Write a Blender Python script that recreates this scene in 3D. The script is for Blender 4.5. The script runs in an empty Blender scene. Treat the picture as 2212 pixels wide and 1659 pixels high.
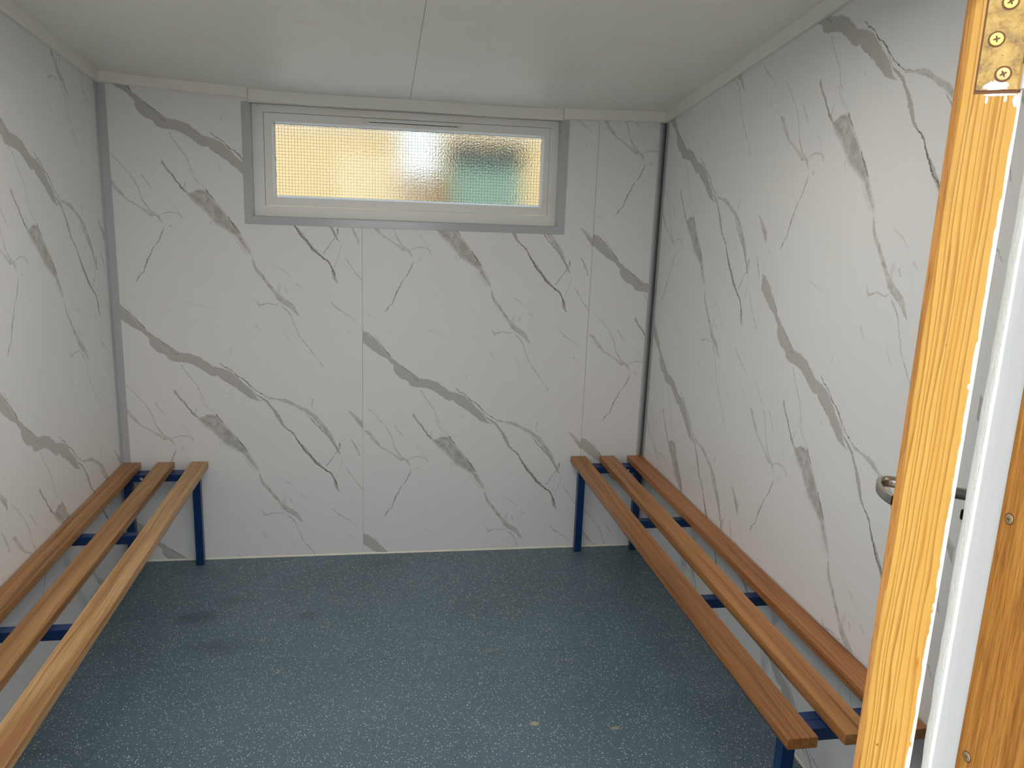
import bpy, bmesh, math, random
from mathutils import Vector, Matrix
import numpy as np

random.seed(7)
SC = bpy.context.scene
COL = SC.collection

# ------------------------------------------------------------------ camera
CAM_R = ((0.9859, -0.1631, 0.0377), (0.0013, -0.2175, -0.9760), (0.1674, 0.9623, -0.2143))  # right, down, forward
cam_d = bpy.data.cameras.new('camera')
cam = bpy.data.objects.new('camera', cam_d); COL.objects.link(cam)
cam_d.sensor_fit = 'HORIZONTAL'; cam_d.sensor_width = 36.0
cam_d.lens = 1700.0 / 2212.0 * 36.0
cam_d.clip_start = 0.02; cam_d.clip_end = 200
_r, _d, _f = [Vector(v).normalized() for v in CAM_R]
cam.matrix_world = Matrix.Translation((1.0696, -3.4168, 1.5604)) @ Matrix((
    (_r.x, -_d.x, -_f.x), (_r.y, -_d.y, -_f.y), (_r.z, -_d.z, -_f.z))).to_4x4()
SC.camera = cam

# ------------------------------------------------------------------ light and exposure
world = bpy.data.worlds.new('sky'); SC.world = world; world.use_nodes = True
wn = world.node_tree; wn.nodes.clear()
w_out = wn.nodes.new('ShaderNodeOutputWorld'); w_bg = wn.nodes.new('ShaderNodeBackground')
w_tc = wn.nodes.new('ShaderNodeTexCoord'); w_sep = wn.nodes.new('ShaderNodeSeparateXYZ'); w_ramp = wn.nodes.new('ShaderNodeValToRGB')
wn.links.new(w_tc.outputs['Generated'], w_sep.inputs[0]); wn.links.new(w_sep.outputs['Z'], w_ramp.inputs[0])
w_ramp.color_ramp.elements[0].position = 0.0; w_ramp.color_ramp.elements[0].color = (0.97, 0.98, 0.98, 1)
w_ramp.color_ramp.elements[1].position = 0.6; w_ramp.color_ramp.elements[1].color = (0.72, 0.86, 1.0, 1)
wn.links.new(w_ramp.outputs[0], w_bg.inputs['Color']); w_bg.inputs['Strength'].default_value = 3.0
wn.links.new(w_bg.outputs[0], w_out.inputs[0])

sun_d = bpy.data.lights.new('sun', 'SUN'); sun_d.energy = 3.1; sun_d.angle = math.radians(0.6); sun_d.color = (1.0, 0.95, 0.86)
sun = bpy.data.objects.new('sun', sun_d); COL.objects.link(sun)
sun.rotation_euler = Vector((0.06, 0.53, -0.85)).to_track_quat('-Z', 'Y').to_euler()
sun.location = (0, -6, 8)

SC.view_settings.view_transform = 'Standard'; SC.view_settings.look = 'None'
SC.view_settings.exposure = 0.0; SC.view_settings.gamma = 1.0; SC.view_settings.use_curve_mapping = False
SC.cycles.max_bounces = 10; SC.cycles.diffuse_bounces = 6; SC.cycles.transmission_bounces = 8
SC.cycles.sample_clamp_indirect = 6.0
try:
    SC.cycles.use_denoising = True; SC.cycles.denoiser = 'OPENIMAGEDENOISE'
except Exception:
    pass

# ------------------------------------------------------------------ helpers
W = 2.3028           # room width; back wall at y = 0, the door wall at y = YF
YF = -2.889

class NT:
    def __init__(s, name):
        s.mat = bpy.data.materials.new(name); s.mat.use_nodes = True
        s.t = s.mat.node_tree; s.t.nodes.clear()
        s.out = s.t.nodes.new('ShaderNodeOutputMaterial')
    def n(s, typ, ins=None, **kw):
        nd = s.t.nodes.new(typ)
        for k, v in kw.items(): setattr(nd, k, v)
        for k, v in (ins or {}).items(): s.put(nd.inputs[k], v)
        return nd
    def put(s, sock, v):
        if isinstance(v, bpy.types.NodeSocket): s.t.links.new(v, sock)
        elif isinstance(v, bpy.types.Node): s.t.links.new(v.outputs[0], sock)
        else: sock.default_value = v
    def m(s, op, a, b=None, c=None, clamp=False):
        nd = s.t.nodes.new('ShaderNodeMath'); nd.operation = op; nd.use_clamp = clamp
        for i, v in enumerate((a, b, c)):
            if v is not None: s.put(nd.inputs[i], v)
        return nd.outputs[0]
    def vm(s, op, a, b=None):
        nd = s.t.nodes.new('ShaderNodeVectorMath'); nd.operation = op
        s.put(nd.inputs[0], a)
        if b is not None: s.put(nd.inputs[1], b)
        return nd.outputs['Value'] if op in ('DOT_PRODUCT', 'LENGTH') else nd.outputs[0]
    def mix(s, fac, a, b, blend='MIX'):
        nd = s.t.nodes.new('ShaderNodeMix'); nd.data_type = 'RGBA'; nd.blend_type = blend
        s.put(nd.inputs[0], fac); s.put(nd.inputs[6], a); s.put(nd.inputs[7], b)
        return nd.outputs[2]
    def ramp(s, fac, *stops, interp='LINEAR'):
        nd = s.t.nodes.new('ShaderNodeValToRGB'); cr = nd.color_ramp; cr.interpolation = interp
        while len(cr.elements) < len(stops): cr.elements.new(0.5)
        for el, (p, c) in zip(cr.elements, stops):
            el.position = p; el.color = c if len(c) == 4 else (*c, 1)
        s.put(nd.inputs[0], fac); return nd.outputs[0]
    def noise(s, vec, scale, detail=3, rough=0.5, out=0):
        nd = s.n('ShaderNodeTexNoise', {'Scale': scale, 'Detail': detail, 'Roughness': rough})
        if vec is not None: s.put(nd.inputs['Vector'], vec)
        return nd.outputs[out]
    def obj(s): return s.n('ShaderNodeTexCoord').outputs['Object']
    def pos(s): return s.n('ShaderNodeNewGeometry').outputs['Position']
    def scale(s, vec, sx, sy, sz, off=(0, 0, 0)):
        return s.n('ShaderNodeMapping', {'Vector': vec, 'Scale': (sx, sy, sz), 'Location': off}).outputs[0]
    def bump(s, h, strength=0.3, dist=0.002):
        return s.n('ShaderNodeBump', {'Height': h, 'Strength': strength, 'Distance': dist}).outputs[0]
    def bsdf(s, color, rough=0.5, metal=0.0, normal=None, spec=0.5, coat=0.0, coat_rough=0.1):
        b = s.n('ShaderNodeBsdfPrincipled')
        s.put(b.inputs['Base Color'], color if not isinstance(color, tuple) or len(color) == 4 else (*color, 1))
        s.put(b.inputs['Roughness'], rough); s.put(b.inputs['Metallic'], metal)
        s.put(b.inputs['Specular IOR Level'], spec); s.put(b.inputs['Coat Weight'], coat); s.put(b.inputs['Coat Roughness'], coat_rough)
        if normal is not None: s.put(b.inputs['Normal'], normal)
        s.t.links.new(b.outputs[0], s.out.inputs[0]); return s.mat

class MB:
    """collects faces, then links them as ONE mesh object"""
    def __init__(s): s.v = []; s.f = []; s.mi = []; s.uv = {}
    def face(s, pts, mi=0, uv=None):
        i = len(s.v); s.v += [tuple(p) for p in pts]; s.f.append(list(range(i, i + len(pts)))); s.mi.append(mi)
        if uv: s.uv[len(s.f) - 1] = uv
        return s
    def box(s, lo, hi, mi=0):
        x0, y0, z0 = lo; x1, y1, z1 = hi
        if x0 > x1: x0, x1 = x1, x0
        if y0 > y1: y0, y1 = y1, y0
        if z0 > z1: z0, z1 = z1, z0
        i = len(s.v)
        s.v += [(x0, y0, z0), (x1, y0, z0), (x1, y1, z0), (x0, y1, z0), (x0, y0, z1), (x1, y0, z1), (x1, y1, z1), (x0, y1, z1)]
        for q in ((3, 2, 1, 0), (4, 5, 6, 7), (0, 1, 5, 4), (1, 2, 6, 5), (2, 3, 7, 6), (3, 0, 4, 7)):
            s.f.append([i + k for k in q]); s.mi.append(mi)
        return s
    def prism(s, poly, ax, a, b, mi=0):
        """polygon in the two other axes, extruded along ax from a to b"""
        def P(p, t):
            q = list(p); q.insert(ax, t); return tuple(q)
        n = len(poly); i = len(s.v)
        s.v += [P(p, a) for p in poly] + [P(p, b) for p in poly]
        s.f.append([i + k for k in range(n)][::-1]); s.mi.append(mi)
        s.f.append([i + n + k for k in range(n)]); s.mi.append(mi)
        for k in range(n):
            s.f.append([i + k, i + (k + 1) % n, i + n + (k + 1) % n, i + n + k]); s.mi.append(mi)
        return s
    def sweep(s, rings, mi=0, cap=True, closed=True):
        n = len(rings[0]); i = len(s.v)
        for r in rings: s.v += [tuple(p) for p in r]
        for a in range(len(rings) - 1):
            for k in range(n if closed else n - 1):
                s.f.append([i + a * n + k, i + a * n + (k + 1) % n, i + (a + 1) * n + (k + 1) % n, i + (a + 1) * n + k]); s.mi.append(mi)
        if cap:
            s.f.append([i + k for k in range(n)][::-1]); s.mi.append(mi)
            j = i + (len(rings) - 1) * n
            s.f.append([j + k for k in range(n)]); s.mi.append(mi)
        return s
    def cyl(s, c0, c1, r0, r1=None, n=20, mi=0, cap=True):
        c0, c1 = Vector(c0), Vector(c1); r1 = r0 if r1 is None else r1
        d = (c1 - c0).normalized(); u = d.orthogonal().normalized(); w = d.cross(u)
        R = lambda c, r: [c + u * (r * math.cos(2 * math.pi * k / n)) + w * (r * math.sin(2 * math.pi * k / n)) for k in range(n)]
        return s.sweep([R(c0, r0), R(c1, r1)], mi, cap)
    def build(s, name, mats, parent=None, bevel=0.0, seg=2, smooth=True, merge=True):
        me = bpy.data.meshes.new(name); me.from_pydata(s.v, [], s.f)
        if s.uv:
            uvl = me.uv_layers.new(name='panel')
            for p in me.polygons:
                u = s.uv.get(p.index)
                if u:
                    for k, li in enumerate(p.loop_indices): uvl.data[li].uv = u[k]
        for p, mi in zip(me.polygons, s.mi): p.material_index = mi
        for m_ in (mats if isinstance(mats, (list, tuple)) else [mats]): me.materials.append(m_)
        bm = bmesh.new(); bm.from_mesh(me)
        if merge: bmesh.ops.remove_doubles(bm, verts=bm.verts, dist=1e-6)
        bmesh.ops.recalc_face_normals(bm, faces=bm.faces) if not s.uv else None
        if bevel:
            es = [e for e in bm.edges if len(e.link_faces) == 2 and e.calc_face_angle(0) > math.radians(35)]
            bmesh.ops.bevel(bm, geom=es, offset=bevel, segments=seg, profile=0.5, affect='EDGES', clamp_overlap=True)
        if smooth:
            for f in bm.faces: f.smooth = True
            for e in bm.edges:
                if len(e.link_faces) == 2 and e.calc_face_angle(0) > math.radians(32): e.smooth = False
        bm.to_mesh(me); bm.free()
        o = bpy.data.objects.new(name, me); COL.objects.link(o)
        if bevel:
            wm = o.modifiers.new('flat_faces', 'WEIGHTED_NORMAL'); wm.keep_sharp = True; wm.weight = 80
        if parent: o.parent = parent
        return o

def tag(o, label=None, cat=None, group=None, kind=None):
    for k, v in (('label', label), ('category', cat), ('group', group), ('kind', kind)):
        if v: o[k] = v
    return o
def empty(name, loc=(0, 0, 0), rz=0.0):
    o = bpy.data.objects.new(name, None); COL.objects.link(o)
    o.location = loc; o.rotation_euler = (0, 0, rz); o.empty_display_size = 0.1
    return o
def S(o, label, cat): return tag(o, label, cat, kind='structure')

# ------------------------------------------------------------------ materials
P_TILE=0.9332
VEINS=[
((-0.0227, -0.0162), (0.8073, 0.5901), 0.7557, [42.5, 45.0, 45.8, 46.9, 47.7, 48.6, 48.4, 46.1, 44.1, 46.2, 67.9, 74.6, 76.1, 69.8, 75.0, 68.2, 54.6, 43.9, 37.1, 36.8, 36.3, 35.5, 22.3, 20.8, 20.7, 21.0, 21.8, 23.2, 24.9, 21.3, 13.1, -1.6], [2.5, 1.2, 1.8, 2.2, 4.4, 9.8, 15.3, 19.7, 21.7, 23.7, 25.7, 26.3, 26.8, 27.0, 26.7, 17.2, 3.9, -1.6, -7.2, -7.3, -6.1, -13.1, -23.1, -27.5, -25.0, -22.5, -18.9, -15.1, -11.0, -2.0, 4.2, 3.4], 0.58, 0, 3.22),
((0.0024, 0.0023), (0.7209, 0.6931), 0.1758, [-2.2, 0.1, -1.7, -3.6, -3.6, -3.0, -2.3, -1.7, -0.0, 1.6, 2.9, 2.1, -2.3], [2.2, -4.1, -6.4, -8.6, -8.8, -8.1, -7.5, -6.8, -6.1, -5.4, -4.5, -2.9, 2.3], 0.55, 1, 1.29),
((0.0387, 0.0069), (0.5817, 0.8134), 0.1284, [-2.3, 1.5, 1.6, 1.8, 1.8, 1.6, 1.4, 1.2, 1.4, 1.7, -2.2], [2.3, -1.8, -2.4, -2.9, -3.3, -3.5, -3.7, -3.9, -3.5, -2.7, 2.2], 0.35, 0, 1.93),
((0.1607, 0.1517), (0.806, 0.5919), 0.1029, [-2.2, 2.3, 2.7, 3.1, 3.3, 3.3, 3.3, 3.0, 2.5, 1.9, -2.3], [2.2, -1.9, -1.9, -1.8, -1.6, -1.2, -0.8, -0.7, -0.9, -1.1, 2.3], 0.5, 1, 1.29),
((0.2129, 0.197), (0.9788, 0.2046), 0.0378, [-2.3, 4.8, 8.4, 12.0, 15.5, 18.8, 19.6, 20.3, 21.1, 21.9, 22.6, 23.4, 17.5], [2.3, 2.0, 5.3, 8.6, 11.9, 14.9, 15.7, 16.5, 17.2, 18.0, 18.8, 19.5, 21.9], 0.5, 1, 1.29),
((0.3986, 0.3172), (0.8497, 0.5273), 0.0639, [-2.2, 2.5, 3.1, 3.7, 4.2, 3.8, 3.0, 2.1, -2.3], [2.2, -1.4, -0.8, -0.2, 0.4, 0.2, -0.3, -0.8, 2.3], 0.6, 1, 1.29),
((0.5327, 0.3797), (0.6194, 0.7851), 0.6014, [-1.9, -3.9, -10.4, -14.1, -11.3, -3.1, -0.4, -2.5, -9.4, -5.7, 0.1, 1.9, 2.2, 1.0, -5.7, -12.9, -19.3, -9.5, 4.4, -2.3], [1.9, -11.3, -20.7, -25.4, -25.3, -21.4, -13.8, -11.2, -17.3, -14.8, -11.9, -14.5, -13.8, -13.7, -16.9, -21.5, -27.3, -21.3, -8.3, 2.3], 0.62, 0, 1.61),
((0.6617, 0.5373), (0.6135, 0.7897), 0.3747, [-2.2, -2.2, -5.6, -6.5, -3.7, -1.2, 1.0, 2.4, 0.6, -1.3, -1.7, -1.7, -4.0, -10.2, -15.3, -19.0, -17.4, -11.2, -5.6, -2.3], [2.2, -5.3, -9.4, -10.6, -8.5, -6.3, -4.2, -2.8, -4.6, -6.4, -6.8, -6.8, -9.1, -15.4, -20.4, -24.1, -22.5, -16.4, -9.4, 2.3], 0.75, 1, 1.29),
((0.4017, 0.2519), (0.8245, 0.5659), 0.2895, [-1.9, 6.1, 7.8, 6.2, 5.3, 8.4, 11.5, 12.2, 9.9, 10.8, 14.5, 18.1, 19.1, 20.0, 20.5, 20.9, 20.3, 14.2, 7.6, -2.2], [1.9, 1.3, 2.9, 1.8, 1.4, 4.0, 6.6, 6.8, 3.8, 4.6, 8.8, 13.0, 14.5, 16.1, 16.6, 17.0, 16.4, 10.3, 4.6, 2.2], 0.6, 1, 1.29),
((0.515, 0.3377), (0.6144, 0.789), 0.1123, [-2.2, 4.2, 6.5, 8.8, 9.1, 8.3, 7.5, 6.8, 5.2, 3.5, -2.2], [2.2, -0.0, 1.9, 3.8, 3.9, 3.2, 2.4, 1.6, 0.4, -0.7, 2.2], 0.5, 0, 1.61),
((0.5767, 0.4071), (0.7821, 0.6231), 0.4326, [-2.1, -8.7, -19.3, -31.1, -40.8, -44.5, -48.6, -53.3, -55.5, -56.2, -52.3, -47.2, -41.5, -37.0, -32.2, -25.7, -18.0, -8.2, -2.2, -2.2], [2.1, -14.2, -30.8, -47.5, -59.7, -61.9, -66.2, -72.4, -74.8, -76.4, -76.6, -73.0, -67.2, -61.3, -54.4, -43.1, -31.0, -17.7, -7.3, 2.2], 0.42, 0, 3.22),
((0.7471, 0.4724), (0.635, 0.7725), 0.2644, [-2.3, 0.7, 0.4, -0.0, -0.3, -0.6, -0.9, -2.3, -4.0, -5.7, -4.6, -2.4, -0.1, 2.4, 5.0, 4.8, -2.2], [2.3, -2.5, -4.0, -5.2, -5.5, -5.8, -6.1, -7.5, -9.2, -10.9, -9.8, -7.5, -5.2, -2.7, -0.1, 0.6, 2.2], 0.6, 1, 1.29),
((0.7886, 0.4126), (-0.1074, 0.9942), 0.0535, [-2.1, 3.4, 4.2, 5.0, 4.8, 3.9, 3.0, 2.2, -2.3], [2.1, -1.4, -0.2, 1.0, 1.1, 0.5, -0.1, -0.7, 2.3], 0.45, 1, 1.29),
((0.8963, 0.6499), (0.1427, -0.9898), 0.0358, [-2.0, 3.2, 3.2, 3.2, 3.2, 3.1, 2.7, 2.3, -2.2], [2.0, -3.5, -3.8, -4.1, -4.3, -4.4, -3.6, -2.7, 2.2], 0.5, 1, 1.61),
((0.893, 0.6534), (-0.5878, 0.809), 0.094, [-2.2, 3.1, 4.3, 5.5, 6.1, 5.8, 5.5, 5.0, 4.0, 3.0, -2.2], [2.2, -0.7, 0.5, 1.7, 2.0, 1.4, 0.7, 0.0, -0.6, -1.3, 2.2], 0.5, 1, 1.29),
((0.9129, 0.6766), (-0.2505, 0.9681), 0.1092, [-2.2, 0.3, -1.3, -2.3, -1.0, 0.4, 1.7, 2.4, 2.0, 1.7, -2.3], [2.2, -3.5, -5.2, -6.2, -4.8, -3.5, -2.2, -1.3, -1.3, -1.3, 2.3], 0.4, 0, 1.29),
((0.9172, 0.7168), (0.6099, 0.7925), 0.2313, [-2.2, 4.0, 6.1, 8.2, 8.3, 8.5, 8.7, 8.4, 7.2, 6.1, 4.9, 3.4, -2.2], [2.2, -0.3, 1.4, 3.0, 3.2, 3.4, 3.6, 3.4, 2.7, 2.0, 1.0, -0.5, 2.2], 0.42, 0, 1.61),
((0.2493, 0.2606), (0.4963, 0.8682), 0.1966, [-2.1, 2.7, 2.7, 2.8, 0.9, -1.0, -2.9, -4.9, -1.7, 1.7, 2.1, 2.0, -2.2], [2.1, -2.5, -2.4, -2.3, -4.2, -6.1, -8.1, -10.0, -6.3, -2.2, -1.8, -1.9, 2.2], 0.48, 0, 1.61),
((0.3137, 0.3973), (0.6502, 0.7598), 0.1077, [-1.7, 7.7, 10.3, 12.8, 15.4, 13.4, 10.6, 7.9, -1.7], [1.7, -3.8, -2.5, -1.2, 0.1, -0.9, -2.3, -3.7, 1.7], 0.2, 0, 6.44),
((0.2153, 0.3633), (0.591, 0.8067), 0.1808, [-2.2, 7.8, 13.6, 12.9, 11.8, 10.7, 10.3, 10.5, 10.8, 11.0, 9.1, 6.5, -1.9], [2.2, 0.8, 3.4, 3.3, 2.9, 2.6, 2.4, 2.3, 2.2, 2.1, 0.4, -1.7, 1.9], 0.62, 0, 1.61),
((0.2526, 0.4238), (0.5774, 0.8165), 0.0918, [-2.2, 2.5, 3.1, 3.7, 4.2, 4.8, 4.2, 3.1, -2.2], [2.2, -1.6, -1.3, -0.9, -0.6, -0.3, -0.6, -1.3, 2.2], 0.55, 1, 1.29),
((0.308, 0.4445), (-0.3599, 0.933), 0.0434, [-2.2, 1.6, 1.3, 0.9, 0.6, 0.7, 1.4, 2.0, -2.1], [2.2, -2.8, -3.8, -4.7, -5.6, -5.5, -4.5, -3.5, 2.1], 0.4, 0, 2.57),
((0.3056, 0.4987), (0.717, 0.697), 0.3654, [3.3, 6.4, 7.6, 8.8, 9.9, 8.9, 7.9, 6.9, 5.9, 6.6, 8.3, 10.0, 11.7, 13.4, 11.1, 8.7, 6.2, 3.8, 1.4, -0.7, -2.8, -4.9, -3.1, -0.9, 1.4, 3.6, 5.8, 7.4, 8.4, 6.6, 8.0, 7.0], [2.5, -25.6, -51.2, -63.3, -68.6, -66.9, -65.2, -63.5, -61.7, -60.7, -59.8, -58.9, -57.6, -56.3, -55.1, -53.8, -52.3, -50.0, -47.7, -45.4, -43.1, -40.8, -37.6, -34.0, -30.3, -26.6, -23.0, -19.3, -14.5, -6.3, 1.7, 12.0], 0.55, 0, 15.45),
((0.3784, 0.4757), (0.6075, 0.7943), 0.0669, [-2.2, 2.4, 3.0, 3.5, 4.0, 4.0, 3.3, 2.6, -2.2], [2.2, -2.0, -2.0, -2.1, -2.1, -2.1, -2.1, -2.0, 2.2], 0.55, 1, 1.29),
((0.462, 0.5797), (0.5488, 0.8359), 0.0952, [-2.1, 3.5, 4.5, 5.5, 6.4, 5.4, 4.3, 3.1, -2.2], [2.1, -2.2, -1.9, -1.6, -1.2, -1.4, -1.6, -1.7, 2.2], 0.6, 1, 1.61),
((0.3929, 0.6028), (0.3414, 0.9399), 0.0371, [-1.9, 3.5, 3.2, 2.9, 2.6, 2.3, -2.2], [1.9, -3.5, -3.2, -2.9, -2.6, -2.3, 2.2], 0.25, 0, 3.22),
((0.4742, 0.6634), (0.6265, 0.7794), 0.1056, [-2.0, 2.8, 2.4, 1.9, 1.5, 1.8, 2.0, 2.3, -2.1], [2.0, -4.0, -4.7, -5.5, -6.2, -5.3, -4.4, -3.5, 2.1], 0.3, 0, 3.86),
((0.5503, 0.7389), (0.6025, 0.7981), 0.3235, [-1.9, 13.5, 24.4, 27.9, 27.6, 27.3, 27.5, 27.8, 28.1, 28.7, 29.4, 25.8, 17.8, 11.3, 8.4, 5.0, -2.1], [1.9, 3.2, 9.0, 11.2, 10.9, 10.6, 11.1, 11.8, 12.5, 9.8, 4.3, -1.3, -7.0, -10.3, -7.7, -4.6, 2.1], 0.44, 0, 3.22),
((0.6631, 0.8488), (-0.2436, 0.9699), 0.0741, [-1.5, 7.5, 8.5, 9.5, 10.6, 11.6, 11.2, 8.8, -1.5], [1.5, -7.7, -9.0, -10.3, -11.5, -12.8, -12.3, -9.4, 1.5], 0.18, 0, 9.01),
((0.5542, 0.9143), (0.9834, 0.1816), 0.1104, [-2.0, 14.4, 25.6, 31.8, 25.9, 20.0, 15.4, 15.0, 14.6, 14.2, 12.1, 7.7, -2.0], [2.0, 6.1, 15.3, 20.6, 16.0, 11.3, 7.8, 7.7, 7.7, 7.6, 5.6, 1.2, 2.0], 0.4, 0, 2.57),
((0.6594, 0.9357), (0.5294, 0.8484), 0.341, [-1.7, -0.5, -5.3, -5.9, -3.5, 1.0, 5.8, 9.5, 8.2, 6.9, 5.5, 3.4, 1.0, -1.3, -2.7, -0.6, -2.2], [1.7, -8.3, -12.4, -11.9, -8.7, -4.1, 0.6, 4.4, 3.1, 1.7, 0.4, -1.8, -4.1, -6.4, -7.8, -4.6, 2.2], 0.42, 0, 1.61),
((0.0102, 0.3413), (0.5838, 0.8119), 0.3526, [-2.2, -3.1, -7.3, -10.2, -12.5, -14.8, -16.5, -15.4, -14.4, -10.0, -2.4, 5.2, 9.5, 10.7, 11.9, 7.5, 3.6, 2.9, -1.9], [2.2, -6.7, -12.4, -15.3, -17.6, -19.9, -21.7, -21.2, -20.6, -16.3, -8.2, -0.1, 3.8, 4.0, 4.2, -1.6, -6.5, -4.4, 1.9], 0.42, 0, 1.93),
((0.2186, 0.6241), (-0.4742, 0.8804), 0.2773, [-2.1, -1.1, -4.2, -5.7, -4.0, -2.2, -0.6, -0.1, 0.4, 1.0, -1.1, -4.5, -7.8, -4.7, -1.7, -0.1, -2.2], [2.1, -5.7, -9.3, -10.7, -8.6, -6.4, -4.6, -5.2, -5.8, -6.4, -8.2, -10.6, -12.9, -9.9, -6.9, -4.2, 2.2], 0.5, 1, 1.29),
((-0.0001, 0.4452), (0.7926, 0.6098), 0.2477, [-2.1, 3.5, 5.5, 11.7, 19.2, 20.7, 21.0, 21.4, 21.2, 20.1, 18.9, 17.8, 17.8, 19.1, 19.6, 11.1, -1.9], [2.1, -6.4, -11.3, -7.4, -1.2, 2.6, 6.0, 9.3, 10.7, 9.3, 7.9, 6.4, 5.0, 3.6, 2.0, -0.3, 1.9], 0.36, 0, 3.86),
((0.1897, 0.5941), (0.9893, 0.1459), 0.1056, [-2.0, -3.7, -10.5, -17.4, -22.0, -22.2, -22.4, -22.5, -18.3, -8.2, -2.2], [2.0, -10.4, -17.7, -24.9, -29.9, -30.4, -30.9, -31.4, -26.5, -14.2, 2.2], 0.38, 0, 2.57),
((0.2343, 0.5149), (0.578, 0.816), 0.0803, [-2.0, 3.3, 3.3, 3.4, 3.5, 3.4, 3.1, 2.8, -2.1], [2.0, -3.2, -3.1, -3.0, -3.0, -2.9, -2.8, -2.7, 2.1], 0.22, 0, 3.86),
((0.2324, 0.6333), (0.8638, -0.5039), 0.0173, [-1.6, 5.8, 5.8, 5.8, 5.8, 5.8, -1.6], [1.6, -5.8, -5.8, -5.8, -5.8, -5.8, 1.6], 0.22, 0, 3.86),
((0.1358, 0.4229), (0.5493, 0.8356), 0.0826, [-2.2, 2.3, 2.7, 3.1, 3.3, 3.0, 2.6, 2.3, -2.2], [2.2, -2.2, -2.5, -2.8, -3.0, -2.8, -2.5, -2.2, 2.2], 0.38, 0, 1.93),
((0.1629, 0.4567), (0.6608, -0.7506), 0.0577, [-2.2, 1.1, 0.2, -0.7, -1.5, -2.4, -1.9, 0.0, -2.2], [2.2, -3.0, -4.1, -5.2, -6.3, -7.4, -6.8, -4.4, 2.2], 0.2, 0, 3.22),
((0.0142, 0.8575), (0.7047, 0.7095), 0.0304, [-2.2, 2.0, 2.1, 2.3, 2.4, 2.5, -2.1], [2.2, -2.0, -2.1, -2.3, -2.4, -2.5, 2.1], 0.3, 0, 2.57),
((0.1112, 0.3463), (0.5096, 0.8604), 0.0503, [-2.2, 1.8, 1.7, 1.6, 1.5, 1.4, -2.3], [2.2, -1.8, -1.7, -1.6, -1.5, -1.4, 2.3], 0.15, 0, 2.57),
((0.9314, 0.4637), (0.6951, 0.719), 0.1434, [-2.2, 3.5, 5.0, 6.6, 7.7, 8.8, 9.9, 11.2, 12.5, 13.9, 13.4, 12.5, -0.8], [2.2, -4.3, -6.6, -9.0, -10.9, -12.8, -14.7, -15.7, -16.2, -16.6, -15.2, -13.4, 0.8], 0.42, 0, 2.57),
((0.9401, 0.5881), (0.4516, 0.8922), 0.1079, [-2.3, 0.5, -0.2, -0.9, -0.6, 0.2, 1.0, 1.8, -2.1], [2.3, -4.0, -6.6, -9.3, -9.1, -7.5, -5.8, -4.2, 2.1], 0.48, 0, 1.93),
((0.862, 0.9185), (0.7916, 0.6111), 0.1463, [-1.9, 6.5, 9.1, 11.7, 11.4, 8.7, 6.0, 4.0, 3.7, 3.5, -2.0], [1.9, -2.0, -0.1, 1.7, 1.8, 0.2, -1.3, -2.5, -2.7, -3.0, 2.0], 0.34, 0, 3.22),
((0.6257, 0.7704), (0.8357, 0.5491), 0.1078, [-2.1, 1.1, -0.4, -1.8, -2.6, -1.3, -0.0, 1.3, -2.1], [2.1, -5.1, -7.6, -10.1, -11.4, -9.2, -7.0, -4.8, 2.1], 0.25, 0, 3.86),
((0.7265, 0.8488), (0.6863, 0.7273), 0.0351, [-1.7, 4.8, 4.5, 4.2, 3.9, 3.5, -2.0], [1.7, -4.8, -4.5, -4.2, -3.9, -3.5, 2.0], 0.28, 0, 3.86),
((0.6802, 0.869), (0.4919, 0.8706), 0.0244, [-1.7, 4.9, 4.7, 4.5, 4.3, 4.1, -1.9], [1.7, -4.9, -4.7, -4.5, -4.3, -4.1, 1.9], 0.28, 0, 3.22),
((0.5554, 1.0268), (0.5896, 0.8077), 0.0429, [-1.6, 5.4, 4.9, 4.5, 4.1, 3.6, -2.0], [1.6, -5.4, -4.9, -4.5, -4.1, -3.6, 2.0], 0.28, 0, 4.51),
((0.6654, 1.0424), (0.5685, 0.8227), 0.0803, [-2.1, 3.6, 4.7, 5.8, 6.8, 7.7, 5.8, 3.8, -2.2], [2.1, -2.0, -1.5, -0.9, -0.4, 0.1, -0.6, -1.3, 2.2], 0.22, 0, 3.22),
((0.8154, 1.1956), (0.6695, 0.7428), 0.032, [-1.9, 3.5, 3.2, 2.9, 2.6, 2.3, -2.2], [1.9, -3.5, -3.2, -2.9, -2.6, -2.3, 2.2], 0.2, 0, 3.22),
((0.9359, 1.0437), (0.5683, 0.8228), 0.0324, [-1.7, 4.8, 4.5, 4.2, 3.9, 3.5, -2.0], [1.7, -4.8, -4.5, -4.2, -3.9, -3.5, 2.0], 0.25, 0, 3.86),
((0.2692, 0.9244), (0.952, 0.306), 0.1477, [-2.0, 5.3, 7.4, 9.5, 11.7, 9.6, 7.5, 5.8, 4.7, 3.7, -2.1], [2.0, -1.8, -0.3, 1.2, 2.7, 1.6, 0.5, -0.5, -1.2, -1.9, 2.1], 0.17, 0, 3.86),
((0.4523, 0.1942), (-0.2627, 0.9649), 0.0226, [-1.9, 3.5, 3.2, 2.9, 2.6, 2.3, -2.2], [1.9, -3.5, -3.2, -2.9, -2.6, -2.3, 2.2], 0.32, 0, 2.57),
((0.4329, 0.3886), (0.7755, 0.6314), 0.0173, [-1.9, 3.6, 3.4, 3.2, 3.0, 2.8, -2.1], [1.9, -3.6, -3.4, -3.2, -3.0, -2.8, 2.1], 0.28, 0, 2.57),
((1.0125, 0.4295), (0.0592, 0.9982), 0.0561, [-2.3, 1.3, 1.3, 1.3, 1.3, 1.3, -2.3], [2.3, -1.3, -1.3, -1.3, -1.3, -1.3, 2.3], 0.15, 0, 2.57),
]

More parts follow.
